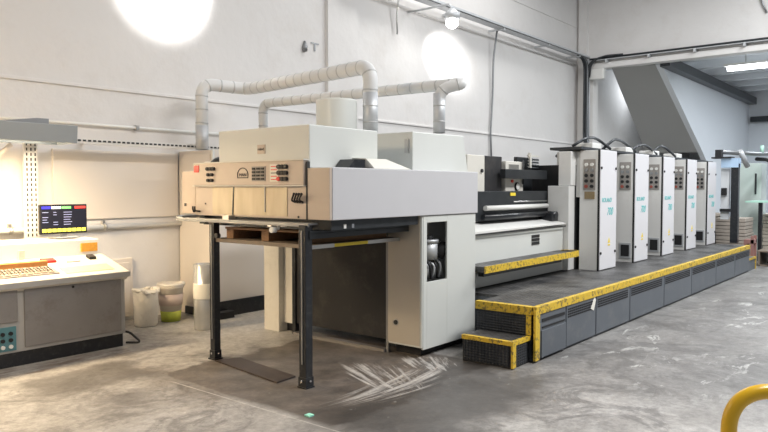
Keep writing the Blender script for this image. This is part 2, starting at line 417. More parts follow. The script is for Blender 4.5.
while z < 2.12:
    for xx in (3.405, 3.45, 3.495): bb.box(xx-.006, xx+.006, 7.733, 7.741, z, z+.032)
    z += .055
ob('upright_body', bb, ['perf', 'ink'], t)
ob('diagonal_strut', B().tube([(3.2, 7.62, 2.11), (2.85, 7.84, 1.70)], .03, n=4), 'board',
   label='slanting cream strut under the hanging lamp at the left edge', cat='strut')

# hanging lamp over the console
t = thing('console_lamp', (2.2, 7.0, 2.1), 'long grey metal lamp hood hanging over the control console', 'lamp')
b = B().prism([(6.82, 2.10), (6.80, 2.275), (7.25, 2.275), (7.25, 2.10), (7.23, 2.10), (7.23, 2.25), (6.84, 2.25), (6.84, 2.10)], 'x', .6, 3.50)
b.box(3.49, 3.50, 6.83, 7.24, 2.10, 2.265)
ob('lamp_hood', b, mat('hood_blue_grey', (.30, .33, .35), .4, var=.04), t, bevel=.008)
ob('fluorescent_tube', B().cyl((.8, 6.95, 2.16), (3.42, 6.95, 2.16), .018).cyl((.8, 7.12, 2.16), (3.42, 7.12, 2.16), .018), 'glowstrip', t)
ob('knob', B().cyl((3.18, 6.86, 2.10), (3.18, 6.86, 2.13), .018), 'steel', t)
ob('carrier_beam', B().prism([(2.7, 2.28), (3.40, 2.28), (3.40, 2.365), (3.28, 2.365)], 'y', 7.2, 7.32), 'railsteel', t, bevel=.004)

# ------------------------------------------------------------------ control console
t = thing('control_console', (2.4, 7.1, 0), 'long grey steel control console desk along the left wall', 'control desk')
ob('kick_plinth', B().box(.6, 3.86, 6.64, 7.4, .0, .135), 'blackgloss', t)
ob('body', B().box(.6, 3.88, 6.62, 7.42, .135, .74), 'console_frame', t, bevel=.005)
ob('front_panel', B().box(2.86, 3.83, 6.605, 6.62, .17, .715), 'console', t, bevel=.004)
ob('front_panel', B().box(1.7, 2.80, 6.605, 6.62, .42, .715), 'console', t, bevel=.004)
ob('keyhole', B().cyl((3.32, 6.606, .685), (3.32, 6.598, .685), .012), 'black', t)
p = ob('switch_panel', B().box(2.45, 2.78, 6.605, 6.62, .16, .38), mat('teal_panel', (.10, .24, .27), .4), t)
for i in range(2):
    for k in range(3): ob('push_button', B().cyl((2.66+.07*i, 6.606, .20+.06*k), (2.66+.07*i, 6.59, .20+.06*k), .018), 'black' if k else 'white', p)
b = B().prism([(6.56, .745), (6.56, .79), (7.12, .945), (7.12, .90), (7.42, .90), (7.42, .70), (6.62, .70)], 'x', .6, 3.90)
ob('desk_top', b, 'desk', t, bevel=.006)
ob('edge_strip', B().box(.6, 3.905, 6.55, 6.563, .735, .785), 'console_frame', t)
b = B().prism([(7.10, .90), (7.10, 1.10), (7.44, 1.12), (7.44, .90)], 'x', .6, 3.86)
ob('raised_back', b, 'white', t, bevel=.006)
ob('orange_notice', B().box(3.66, 3.84, 7.085, 7.10, .975, 1.065), 'orange', t, label='orange notice on raised back of the desk')
ob('socket', B().box(3.02, 3.08, 7.083, 7.10, .95, 1.03), 'plastic', t)
def slope(y): return .79 + (y-6.56)*(.155/.56)
def onslope(b, x0, x1, y0, y1, h0, h1):
    return b.hexa([(x0, y0, slope(y0)+h0), (x1, y0, slope(y0)+h0), (x1, y1, slope(y1)+h0), (x0, y1, slope(y1)+h0),
                   (x0, y0, slope(y0)+h1), (x1, y0, slope(y0)+h1), (x1, y1, slope(y1)+h1), (x0, y1, slope(y1)+h1)])
kb = ob('ink_key_strip', onslope(B(), 1.0, 3.22, 6.66, 6.85, .0, .012), mat('key_strip_grey', (.35, .32, .29), .5), t)
bb = B()
for i in range(32):
    for k in range(3): onslope(bb, 1.05+.067*i, 1.10+.067*i, 6.675+.058*k, 6.715+.058*k, .012, .022)
ob('keys', bb, mat('key_beige', (.40, .33, .26), .5, var=.3, scale=60), kb)
bb = B()
for i in range(64): onslope(bb, 1.055+.0335*i, 1.063+.0335*i, 6.70, 6.80+.04*random.random(), .012, .026)
ob('slider_row', bb, 'black', kb)
ob('wooden_ledge', onslope(B(), 1.0, 3.20, 6.865, 6.90, .0, .055), 'woodtrim', t)
ob('paper_chart', onslope(B(), 3.28, 3.78, 6.64, 6.80, .001, .005), mat('chart_yellow', (.56, .58, .38), .6, var=.2, scale=30), t)
ob('notepad', onslope(B(), 3.42, 3.56, 6.92, 7.00, .001, .015), 'paper', label='small white notepad lying on the sloping desk of the console', cat='notepad')
ob('pen_tray', onslope(B(), 3.20, 3.33, 6.95, 7.03, .001, .022), 'red', label='small red box lying on the console desk left of the notepad', cat='box')
ob('stapler', onslope(B(), 3.68, 3.75, 6.95, 7.03, .001, .03), 'ink', label='small dark stapler lying near the right end of the console desk', cat='stapler')

# screen
t = thing('computer_monitor', (3.62, 7.28, 1.12), 'flat computer screen with yellow bottom row standing on the console', 'monitor')
a = math.radians(0)
ob('screen_frame', B().box(3.33, 3.84, 7.30, 7.335, 1.165, 1.475), 'black', t, bevel=.005)
sc = ob('screen', B().box(3.345, 3.825, 7.294, 7.301, 1.18, 1.46), mat('screen_dark', (.01, .011, .02), .35, emit=(.006, .007, .016), es=1.), t)
def glow(n, c, s=1.): return mat(n, c, .3, emit=c, es=s)
ob('title_bar', B().box(3.35, 3.44, 7.291, 7.2945, 1.43, 1.455), glow('screen_blue', (.04, .04, .75)), sc)
ob('title_bar', B().box(3.45, 3.55, 7.291, 7.2945, 1.43, 1.455), glow('screen_white', (.85, .88, .95)), sc)
ob('title_bar', B().box(3.56, 3.66, 7.291, 7.2945, 1.43, 1.455), glow('screen_green', (.2, .75, .2)), sc)
ob('title_bar', B().box(3.70, 3.82, 7.291, 7.2945, 1.43, 1.455), glow('screen_red', (.85, .06, .05)), sc)
bb = B()
for i in range(9): bb.box(3.352+.053*i, 3.395+.053*i, 7.291, 7.2945, 1.185, 1.22)
ob('button_row', bb, glow('screen_yellow', (.85, .85, .12)), sc)
bb = B()
for r in range(6):
    for x0, x1 in ((3.355, 3.42), (3.47, 3.52), (3.58, 3.67)):
        if random.random() < .8: bb.box(x0, x1-random.random()*.02, 7.291, 7.2945, 1.26+.026*r, 1.266+.026*r)
ob('text_lines', bb, glow('screen_text', (.35, .38, .6), .8), sc)
ob('stand', B().box(3.56, 3.62, 7.31, 7.33, 1.12, 1.18).box(3.46, 3.72, 7.22, 7.40, 1.12, 1.132), 'steel', t, bevel=.003)

# bins by the wall
bb = B().lathe([(.12, 0), (.135, .02), (.14, .25), (.145, .40), (.13, .44), (.12, .42)], (4.62, 7.42, 0))
for i in range(26):
    an = i*.8; bb.ball((4.62+.13*math.cos(an), 7.42+.13*math.sin(an), .42+.02*math.sin(i*1.7)), .035, (1, 1, .5))
ob('plastic_bag_bin', bb, 'bag', label='white waste bin lined with a crumpled plastic bag beside the console', cat='bin')
t = thing('paint_bucket', (4.99, 7.46, 0), 'white plastic bucket with a lime green stained bottom near the wall', 'bucket')
ob('bucket_wall', B().lathe([(.127, .13), (.15, .40), (.162, .41), (.162, .44), (.148, .44), (.12, .14)], (4.99, 7.46, 0)), 'plastic', t)
ob('stained_base', B().lathe([(.115, 0), (.128, .13)], (4.99, 7.46, 0)), 'lime', t, label='lime green stained lower part')
ob('bag_rim', B().lathe([(.155, .425), (.17, .45), (.16, .475), (.13, .45)], (4.99, 7.46, 0)).ball((5.08, 7.36, .46), .05, (1, 1, .7)), 'bag', t)
ob('label_patch', B().lathe([(.1385, .20), (.1525, .34), (.1535, .34), (.1395, .20)], (4.99, 7.46, 0)), 'pink', t, label='faded beige band')

# roll of film / plastic tube
t = thing('plastic_roll', (4.95, 6.72, 0), 'upright grey metal foil roll with a cream band beside the thin hoist post', 'roll')
ob('film_roll', B().lathe([(.118, 0), (.122, .01), (.122, .76), (.110, .765), (.106, .70)], (4.95, 6.72, 0)), 'foil', t)
ob('band', B().lathe([(.124, .36), (.126, .37), (.126, .53), (.124, .54)], (4.95, 6.72, 0)), 'paper', t, label='cream paper band')
ob('shoe_block', B().box(5.35, 5.62, 7.0, 7.12, 0, .09), 'black', label='low black block on the floor at the foot of the tall cabinet', cat='block', bevel=.01)

# ================================================================== DELIVERY END OF THE PRESS
d = thing('press_delivery', (5.2, 4.9, 0), 'large grey and beige delivery end of the printing press beside the hoist posts', 'printing machine')
ob('side_body', B().box(4.115, 6.37, 3.87, 5.9, 1.385, 1.82), ['side'], d, bevel=.006)
ob('front_plate', B().box(4.085, 4.115, 3.875, 4.13, 1.387, 1.815), 'front', d, bevel=.003)
ob('front_plate', B().box(4.085, 4.115, 5.67, 5.89, 1.40, 1.815), 'front', d, bevel=.003)
ob('seam', B().box(4.08, 4.115, 4.128, 4.142, 1.387, 1.87), 'ink', d)
g = ob('guard_front', B().box(4.085, 4.115, 4.145, 5.665, 1.387, 1.672), 'front', d, bevel=.004)
ob('guard_window', B().box(4.08, 4.09, 4.37, 5.40, 1.405, 1.655), 'guard', g)
ob('window_bar', B().prism([(5.09, 1.40), (5.105, 1.40), (5.085, 1.66), (5.075, 1.66)], 'x', 4.074, 4.084), 'dark', g)
ob('window_bar', B().box(4.074, 4.084, 4.645, 4.655, 1.44, 1.66), 'railsteel', g)
ob('screw', B().cyl((4.086, 4.235, 1.405), (4.078, 4.235, 1.405), .009), 'ink', g)
ob('screw', B().cyl((4.086, 5.51, 1.50), (4.078, 5.51, 1.50), .007), 'ink', g)
pn = ob('control_panel', B().box(4.06, 4.115, 4.15, 5.66, 1.675, 1.885), 'front', d, bevel=.006)
ob('panel_lip', B().box(4.05, 4.12, 4.14, 5.67, 1.882, 1.892).box(4.05, 4.12, 4.14, 5.67, 1.665, 1.675), 'cream', d)
ob('red_tag', B().box(4.054, 4.062, 5.575, 5.65, 1.80, 1.865), 'red', pn)
for i, y in enumerate((5.43, 5.385, 5.34)): ob('button', B().cyl((4.062, y, 1.83), (4.035, y, 1.83), .017, n=12), 'black', pn)
for z in (1.775, 1.722):
    for y in (5.42, 5.365): ob('button', B().cyl((4.062, y, z), (4.035, y, z), .015, n=12), 'black', pn)
# arch emblem
pts = [(4.998, 1.742), (4.998, 1.77)] + [(4.926+.072*math.cos(t), 1.77+.06*math.sin(t)) for t in [PI*i/14 for i in range(15)]] + [(4.854, 1.742)]
ob('arch_emblem', B().tube([(4.057, y, z) for y, z in [(4.998, 1.742), (4.998, 1.77)] + [(4.926-.072*math.cos(PI*(i/14)+PI), 1.77+.06*math.sin(PI*i/14)) for i in range(15)][0:15] + [(4.854, 1.742), (4.998, 1.742)]], .004, n=6), 'ink', pn)
text(None, 'emblem_letters', 'MAN', .04, (4.056, 4.975, 1.755), (0, -1, 0), (0, 0, 1), 'ink', pn, 1.15)
bp = ob('button_field', B().box(4.055, 4.062, 4.62, 4.80, 1.71, 1.84), mat('field_grey', (.30, .28, .26), .5), pn)
for i in range(3):
    for k in range(4): ob('key', B().box(4.045, 4.056, 4.635+.058*i, 4.672+.058*i, 1.722+.03*k, 1.738+.03*k), 'black', bp)
wp = ob('legend_strip', B().box(4.055, 4.062, 4.455, 4.56, 1.705, 1.855), 'desk', pn)
for k in range(5): ob('legend_line', B().box(4.053, 4.056, 4.47, 4.545, 1.72+.028*k, 1.727+.028*k), 'red' if k != 2 else 'ink', wp)
for k in range(3):
    for i in range(3): ob('knob', B().cyl((4.062, 4.435-.042*i, 1.832-.052*k), (4.03, 4.435-.042*i, 1.832-.052*k), .018, n=12), 'red' if (k == 2 and i == 0) else 'black', pn)
for i in range(4):
    ob('lever', B().tube([(4.085, 4.275-.03*i, 1.53), (4.03, 4.265-.03*i, 1.545), (4.03, 4.235-.03*i, 1.60)], .0085, .02, n=8).ball((4.03, 4.235-.03*i, 1.60), .011), 'black', d)
for i in range(2):
    ob('lever', B().tube([(4.085, 5.60+.03*i, 1.425), (4.03, 5.61+.03*i, 1.43), (4.03, 5.61+.03*i, 1.475)], .008, .02, n=8).ball((4.03, 5.62, 1.428), .014), 'black', d)
ob('slot_marks', B().box(4.08, 4.086, 5.82, 5.85, 1.47, 1.50), 'ink', d)
# hoods on top
h1 = ob('rear_hood', B().box(4.13, 5.03, 4.15, 5.36, 1.82, 2.185), 'cover', d, bevel=.008)
bd = ob('name_badge', B().box(4.122, 4.132, 4.70, 4.80, 1.955, 2.035), 'front', h1)
text(None, 'badge_letters', 'roland', .036, (4.12, 4.795, 1.985), (0, -1, 0), (0, 0, 1), 'ink', bd, .9)
b = B().hexa([(5.58, 4.15, 1.82), (6.62, 4.15, 1.82), (6.62, 4.95, 1.82), (5.58, 4.95, 1.82), (5.58, 4.15, 2.215), (6.52, 4.15, 2.225), (6.52, 4.95, 2.225), (5.58, 4.95, 2.215)])
h2 = ob('front_hood', b, 'cover', d, bevel=.008)
ob('hinge', B().box(5.55, 5.58, 4.19, 4.23, 2.0, 2.14), 'steel', h2)
ob('rear_deck', B().box(6.37, 6.60, 4.10, 5.9, 1.40, 1.82), 'cream', d, bevel=.006)
b = B().prism([(4.42, 1.82), (4.50, 1.90), (4.64, 1.90), (4.64, 1.82)], 'y', 3.97, 4.14)
ob('coil_box', b, 'blackgloss', d)
b = B().hexa([(4.72, 3.93, 1.823), (5.24, 3.91, 1.823), (5.34, 4.14, 1.823), (4.70, 4.14, 1.823), (4.65, 3.97, 1.91), (4.92, 3.96, 1.912), (5.02, 4.14, 1.92), (4.65, 4.14, 1.92)])
ob('paper_cover', b, 'paper', label='white sheet cover draped on top of the machine between the two hoods', cat='cover', bevel=.003)
# lower cabinet with service opening
b = B().box(5.38, 5.40, 3.89, 4.30, .10, 1.38).box(5.40, 6.35, 3.90, 4.30, .10, .12).box(6.33, 6.35, 3.89, 4.30, .10, 1.38)
b.box(5.40, 5.46, 3.885, 3.905, .08, 1.38).box(5.81, 6.35, 3.885, 3.905, .08, 1.38).box(5.46, 5.81, 3.885, 3.905, .08, .735).box(5.46, 5.81, 3.885, 3.905, 1.315, 1.38)
lc = ob('lower_cabinet', b, 'cover', d, bevel=.003)
ob('side_plate', B().box(5.374, 5.381, 3.91, 4.30, .12, 1.38), 'tan', lc)
ob('cabinet_plinth', B().box(5.48, 6.33, 3.97, 4.28, 0, .10), 'black', lc)
ob('port_hole', B().cyl((5.372, 4.20, .32), (5.380, 4.20, .32), .035).m(1).cyl((5.368, 4.20, .32), (5.373, 4.20, .32), .024), ['steel', 'dark'], lc)
ob('inner_wall', B().box(5.42, 6.3, 4.24, 4.26, .3, 1.37), 'side', lc)
pm = ob('service_pump', B().cyl((5.72, 4.05, .93), (5.72, 4.05, 1.10), .09).cyl((5.72, 4.05, 1.10), (5.72, 4.05, 1.13), .10), 'galv', lc)
ob('pump_motor', B().cyl((5.80, 3.99, .96), (5.88, 3.95, 1.08), .055), 'black', pm)
ob('pump_cap', B().cyl((5.72, 4.05, 1.13), (5.72, 4.05, 1.17), .04), 'black', pm)
ob('funnel', B().lathe([(.02, 1.12), (.10, 1.29), (.12, 1.30)], (5.72, 4.17, 0)), 'cover', pm)
for i in range(9):
    x0 = 5.52+.038*i
    ob('hose', B().tube([(x0, 4.06, .95+.03*math.sin(i)), (x0+.03*math.sin(i*2), 3.96, .88), (x0+.02, 3.98, .745)], .011, .05, n=8), ['black', 'galv', 'railsteel'][i % 3], pm)
ob('hose', B().tube([(5.47, 3.98, .96), (5.49, 3.95, .85), (5.49, 3.96, .745)], .014, .04, n=8), 'sign', pm, label='yellow hose')
# guard plates around the pile
ob('rear_plate', B().box(5.42, 5.45, 4.34, 5.66, .12, 1.38), 'darkpanel', d, bevel=.003)
ob('plate_post', B().box(5.385, 5.41, 4.305, 4.335, .0, 1.38), 'railsteel', d)
ob('plate_post', B().box(5.40, 5.46, 5.66, 5.71, .0, 1.38), 'blackgloss', d)
ob('floor_sill', B().box(5.36, 5.44, 4.34, 5.66, .0, .03), 'console', d)
b = B().box(5.37, 5.55, 5.90, 6.15, .0, 1.10)
ob('side_pillar', b, 'cream', d, bevel=.005)
ob('pillar_panel', B().box(5.45, 5.60, 5.72, 5.898, .10, 1.09), 'cream', d, bevel=.004)
ob('pillar_foot', B().box(5.50, 5.64, 5.75, 5.90, 0, .10), 'black', d)
ob('far_side_wall', B().box(5.6, 6.35, 5.90, 6.15, .1, 1.10), 'cream', d)
# under-body crossing and rods
b = B().box(4.15, 5.36, 3.92, 4.00, 1.30, 1.385).box(4.15, 5.36, 5.62, 5.70, 1.30, 1.385).box(4.20, 4.28, 3.98, 5.7, 1.29, 1.385).box(4.9, 5.0, 3.98, 5.7, 1.30, 1.385)
for i in range(6): b.cyl((4.15, 4.2+.27*i, 1.33), (5.3, 4.2+.27*i, 1.33), .02, n=8)
ob('gripper_bed', b, 'dark', d)
for i, (x, y) in enumerate(((4.30, 3.915), (4.40, 3.915), (4.12, 4.45), (4.12, 4.62))): ob('stop_block', B().box(x, x+.03, y, y+.05, 1.31, 1.345), 'chrome' if i % 2 else 'white', d)
b = B()
b.tube([(4.75, 5.78, 1.372), (4.35, 5.95, 1.368), (4.02, 5.93, 1.362), (4.0, 5.75, 1.36)], .016, .12, n=8)
ob('hand_guard', b, 'railsteel', d)
# hoist frame
hf = thing('hoist_frame', (4.05, 4.75, 0), 'black steel hoist frame with two tall posts and a thin rail under the delivery', 'frame')
b = B().box(3.99, 4.10, 4.02, 5.85, 1.345, 1.362).box(3.985, 4.0, 4.02, 5.85, 1.33, 1.362)
ob('front_rail', b, 'railsteel', hf, bevel=.003)
ob('side_rail', B().box(4.0, 5.35, 4.02, 4.09, 1.27, 1.30).box(4.0, 5.35, 4.02, 4.05, 1.23, 1.28), 'dark', hf, bevel=.003)
for (x, y, w) in ((4.0, 4.07, .04), (4.13, 5.44, .035)):
    lg = ob('leg', B().box(x-w, x+w, y-w, y+w, .05, 1.345), 'blackgloss', hf, bevel=.004)
    ob('foot', B().box(x-.05, x+.05, y-.05, y+.05, 0, .012).box(x-w-.005, x+w+.005, y-w-.004, y+w+.004, .012, .09), 'blackgloss', lg)
    ob('bolt', B().cyl((x, y-w-.004, .06), (x, y-w-.016, .06), .01, n=8).cyl((x-w-.004, y, .06), (x-w-.016, y, .06), .01, n=8), 'chrome', lg)
    ob('guide_strip', B().box(x-w-.007, x-w, y-.008, y+.008, .2, 1.30), 'railsteel', lg)
ob('chain_tab', B().box(3.985, 4.06, 5.04, 5.13, 1.362, 1.40), 'steel', hf)
ob('bolt_head', B().cyl((3.99, 4.42, 1.295), (3.94, 4.42, 1.295), .025).cyl((4.02, 4.42, 1.295), (4.02, 4.42, 1.35), .012), 'white', hf)
ob('knob', B().cyl((4.10, 5.33, 1.20), (4.06, 5.33, 1.20), .025), 'black', hf)
# pile board and pallet
ob('pile_board', B().box(4.12, 5.33, 4.13, 5.45, 1.135, 1.17), ['wood_pale'], label='wide flat pile board hanging level inside the hoist frame', cat='board', bevel=.003)
b = B().box(4.25, 4.65, 4.118, 4.13, 1.14, 1.165)
pb = bpy.data.objects['pile_board']
for x0, x1 in ((4.12, 4.40), (4.85, 5.33)): ob('edge_strip', B().box(x0, x1, 4.118, 4.13, 1.135, 1.168), 'steel', pb)
ob('tape', B().box(4.40, 4.85, 4.117, 4.13, 1.138, 1.165), 'sign', pb, label='yellow tape on the edge')
pl = thing('wooden_pallet', (4.7, 4.8, 1.17), 'brown wooden pallet lying on the pile board under the delivery', 'pallet')
for y in (4.22, 4.72, 5.22): ob('runner', B().box(4.18, 5.25, y, y+.10, 1.171, 1.26), 'wood', pl, bevel=.004)
for i in range(6): ob('deck_board', B().box(4.18+.185*i, 4.31+.185*i, 4.20, 5.34, 1.26, 1.28), 'wood', pl, bevel=.003)

# ================================================================== INFEED BETWEEN DELIVERY AND UNITS
t = thing('press_infeed', (7.6, 4.6, .52), 'low white and black middle section of the press above the yellow foot board', 'printing machine')
sp = ob('side_panel', B().box(6.40, 8.87, 4.04, 4.09, .53, 1.14), 'cover', t, bevel=.005)
bb = B()
for i in range(4):
    for k in range(3): bb.box(7.95+.055*i, 7.99+.055*i, 4.03, 4.042, .93+.045*k, .965+.045*k)
ob('vent', bb, 'ink', sp)
ob('table_top', B().hexa([(6.40, 4.0, 1.14), (8.87, 4.0, 1.16), (8.87, 4.5, 1.16), (6.40, 4.5, 1.14), (6.40, 4.0, 1.165), (8.87, 4.0, 1.175), (8.87, 4.5, 1.26), (6.40, 4.5, 1.26)]), 'white', t)
ob('panel_line', B().box(6.40, 8.87, 3.995, 4.0, 1.125, 1.14), 'ink', t)
ob('inner_body', B().box(6.40, 8.9, 4.45, 5.7, .53, 1.25), 'dark', t)
bh = ob('black_housing', B().box(6.95, 9.0, 4.30, 4.4, 1.25, 1.61).box(6.95, 9.0, 4.4, 5.6, 1.50, 1.61), 'dark', t, bevel=.006)
ob('warning_label', B().box(7.86, 7.99, 4.29, 4.302, 1.55, 1.59), 'sign', bh)
cy = ob('roller', B().cyl((7.20, 4.27, 1.405), (8.85, 4.27, 1.405), .032), 'white', bh)
ob('roller', B().cyl((7.10, 4.24, 1.30), (8.95, 4.24, 1.30), .035), 'blackgloss', bh)
ob('guide_rod', B().cyl((7.9, 4.27, 1.475), (8.85, 4.27, 1.475), .008, n=8), 'steel', bh)
ob('end_bracket', B().box(8.70, 8.885, 4.12, 4.3, 1.20, 1.31).cyl((8.80, 4.10, 1.28), (8.80, 4.3, 1.28), .05), 'blackgloss', t)
ob('control_post', B().box(7.43, 7.86, 4.42, 4.7, 1.25, 2.05), 'darkpanel', t, bevel=.006)
ob('end_post', B().box(7.0, 7.40, 4.40, 4.75, 1.25, 2.05), 'cream', t, bevel=.008)
ob('latch', B().cyl((7.32, 4.40, 1.86), (7.32, 4.38, 1.86), .022), 'black', t)
gp = ob('gauge_panel', B().box(7.96, 8.44, 4.42, 4.8, 1.25, 2.0), 'cream', t, bevel=.008)
ob('dial', B().cyl((8.25, 4.42, 1.67), (8.25, 4.40, 1.67), .055), 'black', gp)
ob('dial_face', B().cyl((8.25, 4.40, 1.67), (8.25, 4.394, 1.67), .043), 'white', gp)
ob('display', B().box(8.04, 8.30, 4.41, 4.42, 1.82, 1.96), 'steel', gp)
ob('edge_rod', B().cyl((8.40, 4.40, 1.7), (8.40, 4.40, 2.02), .012), 'black', gp)
ob('red_button', B().cyl((8.12, 4.42, 1.74), (8.12, 4.40, 1.74), .02), 'red', gp)
ob('cross_beam', B().box(7.74, 8.92, 4.30, 4.38, 1.77, 1.89), 'dark', t, bevel=.005)
b = B()
for k in range(4): b.cyl((8.75, 4.52, 1.93+.04*k), (9.08, 4.52, 1.93+.04*k), .014, n=8)
b.box(8.6, 9.06, 4.6, 4.65, 1.25, 2.08)
ob('rod_rack', b, 'dark', t)
ob('brass_rail', B().box(8.75, 9.08, 4.5, 4.53, 2.09, 2.11).box(8.78, 8.82, 4.49, 4.53, 1.93, 2.14), 'cream', t)
ob('tall_back_frame', B().box(6.9, 9.05, 5.5, 5.6, 1.25, 2.0), 'darkpanel', t)
fb = thing('foot_board', (7.6, 3.85, .76), 'narrow black tread foot board with a worn yellow edge beside the white side panel', 'foot board')
b = B().box(6.36, 8.75, 3.78, 4.038, .75, .81)
b.cyl((8.75, 3.89, .75), (8.75, 3.89, .81), .11)
ob('tread', b, 'deck', fb)
b = B().box(6.36, 8.75, 3.765, 3.78, .74, .815)
n = 10
for i in range(n):
    a0, a1 = -PI/2+PI*i/n, -PI/2+PI*(i+1)/n
    p = lambda r, a: (8.75+r*math.cos(a), 3.89+r*math.sin(a))
    b.prism([p(.11, a0), p(.125, a0), p(.125, a1), p(.11, a1)], 'z', .74, .815)
ob('yellow_edge', b, 'yellow', fb, label='worn yellow edge')
ob('support', B().box(6.6, 8.6, 3.93, 4.0, .67, .745), 'dark', fb)
ob('end_cabinet', B().box(8.895, 9.09, 3.97, 4.28, .525, 1.68), 'unit', bevel=.006, label='low narrow white cabinet in front of the first printing unit', cat='cabinet')

# ================================================================== PRINTING UNITS
def make_unit():
    u = thing('printing_unit', (0, 0, 0), '', 'printing unit')
    ob('tower', B().box(.0, 1.25, .33, 2.4, 0, 1.45), 'darkpanel', u, bevel=.006)
    ob('cover_block', B().box(.02, 1.2, .27, .62, 1.0, 1.63), 'unit', u, bevel=.006)
    ob('top_cover', B().box(-.12, 1.25, .20, .66, 1.655, 1.69), 'dark', u)
    fc = ob('front_cover', B().box(.0, .60, .0, .27, 0, 1.64), 'unit', u, bevel=.006)
    ob('door_edge', B().box(-.004, .012, -.01, .012, 0.0, 1.645), 'black', fc)
    dr = ob('side_door', B().box(.012, .60, -.022, .0, .01, 1.645), 'unit_door', u, bevel=.006)
    for x, z in ((.03, 1.40), (.55, 1.40), (.03, .24), (.55, .24)): ob('latch', B().cyl((x, -.02, z), (x, -.034, z), .018, n=12), 'black', dr)
    ob('warning_triangle', B().prism([(.29, .37), (.37, .37), (.33, .44)], 'y', -.026, -.022), 'sign', dr)
    ob('warning_plate', B().box(.29, .37, -.025, -.022, .33, .35), 'sign', dr)
    bpn = ob('button_panel', B().box(-.012, .0, .045, .215, 1.10, 1.52), mat('panel_bronze_grey', (.34, .32, .30), .35, metal=.3), fc, bevel=.003)
    for i in range(2):
        for k in range(5):
            y, z = .09+.08*i, 1.15+.074*k
            ob('push_button', B().cyl((-.012, y, z), (-.032, y, z), .024, n=10), 'white' if k == 4 else ('dullred' if (k == 0 and i == 1) else ('railsteel' if k == 3 else 'black')), bpn)
    return u, fc, dr
UX = [9.10, 10.46, 11.80, 13.17, 14.58]
kinds = ['first and nearest', 'second', 'third, middle', 'fourth', 'fifth and farthest']
u0, fc0, dr0 = make_unit()
text(None, 'lettering', 'ROLAND', .085, (.06, -.024, .935), (1, 0, 0), (0, 0, 1), 'teal', dr0, 1.0, .001, .25, label='teal brand lettering')
text(None, 'number_lettering', '700', .15, (.24, -.024, .755), (1, 0, 0), (0, 0, 1), 'teal', dr0, .95, .001, .35, label='teal number')
units = [u0] + [copy_tree(u0) for _ in UX[1:]]
for i, (x, u) in enumerate(zip(UX, units)):
    u.location = (x, 3.635, .522)
    u['label'] = ('%s white printing unit along the platform, with button panel and teal lettering' % kinds[i])
    u['group'] = 'white printing units on the platform'
    WL[u.name] = Vector((x, 3.635, .522))
    fcx = [c for c in u.children if c.name.startswith('front_cover')][0]
    WL[fcx.name] = WL[u.name]
    if i == 0:
        ob('bronze_plate', B().box(x-.012, x, 3.69, 3.83, 1.50, 1.60), 'brown', fcx)
    else:
        s = ob('window_frame', B().box(x-.015, x, 3.665, 3.84, .585, .82), 'galv', fcx, bevel=.003)
        ob('window_opening', B().box(x-.02, x-.013, 3.69, 3.815, .615, .79), 'black', s)
    if i < 4:
        ob('junction_box', B().box(x+.66, x+1.0, 4.0, 4.25, 2.222, 2.31), 'white', label='small white box on top of the %s printing unit' % kinds[i], cat='box', bevel=.01)
ob('side_cover', B().box(8.93, 9.09, 3.96, 4.14, 1.683, 2.15), 'unit', bevel=.006, label='plain white upper cover left of the first printing unit', cat='cover')

# ================================================================== PLATFORM
PY = 2.96
t = thing('press_platform', (10.5, 3.4, 0), 'long slate platform with black tread deck and yellow edge under the printing units', 'platform')
ob('deck', B().box(5.92, 6.40, PY+.03, 3.61, .49, .52).box(6.40, 15.12, PY+.03, 6.1, .49, .52), 'deck', t)
e = B().box(5.92, 15.12, PY-.01, PY+.045, .455, .528)
e.box(5.905, 5.975, PY+.04, 3.61, .45, .528)
ob('yellow_edge', e, 'yellow', t, label='worn yellow edge strip')
ob('corner_guard', B().box(5.90, 5.99, PY-.012, PY+.01, .02, .50), 'yellow', t, label='yellow corner strip')
ob('skirt_body', B().box(5.96, 6.40, PY+.03, 3.60, .0, .49).box(6.40, 15.10, PY+.03, 6.0, .0, .49), 'platform', t)
xs = [5.99, 6.60, 7.38, 8.44, 9.77, 11.1, 12.55, 13.9, 15.1]
for i in range(len(xs)-1):
    x0, x1 = xs[i]+.012, xs[i+1]-.012
    pnl = ob('skirt_panel', B().box(x0, x1, PY, PY+.03, .03, .45), 'platform', t, bevel=.004)
    if i == 0:
        ob('drawer_slot', B().box(x0+.05, x1-.03, PY-.006, PY+.001, .37, .40).box(x0+.05, x1-.03, PY-.006, PY+.001, .31, .325), 'black', pnl)
        ob('step_drawer', B().box(x0+.03, x1-.01, PY-.012, PY, .03, .29), 'platform', pnl, bevel=.004)
    else:
        bb = B(); z = .325
        n = int((x1-x0-.06)/.05)
        for r in range(4):
            for k in range(n): bb.box(x0+.03+.05*k, x0+.068+.05*k, PY-.004, PY+.001, z+.026*r, z+.016+.026*r)
        ob('vent_slots', bb, 'black', pnl)
    if i == 1: ob('torn_sticker', B().prism([(7.22, .34), (7.30, .31), (7.36, .42), (7.33, .45), (7.28, .41)], 'y', PY-.006, PY), 'paper', pnl)
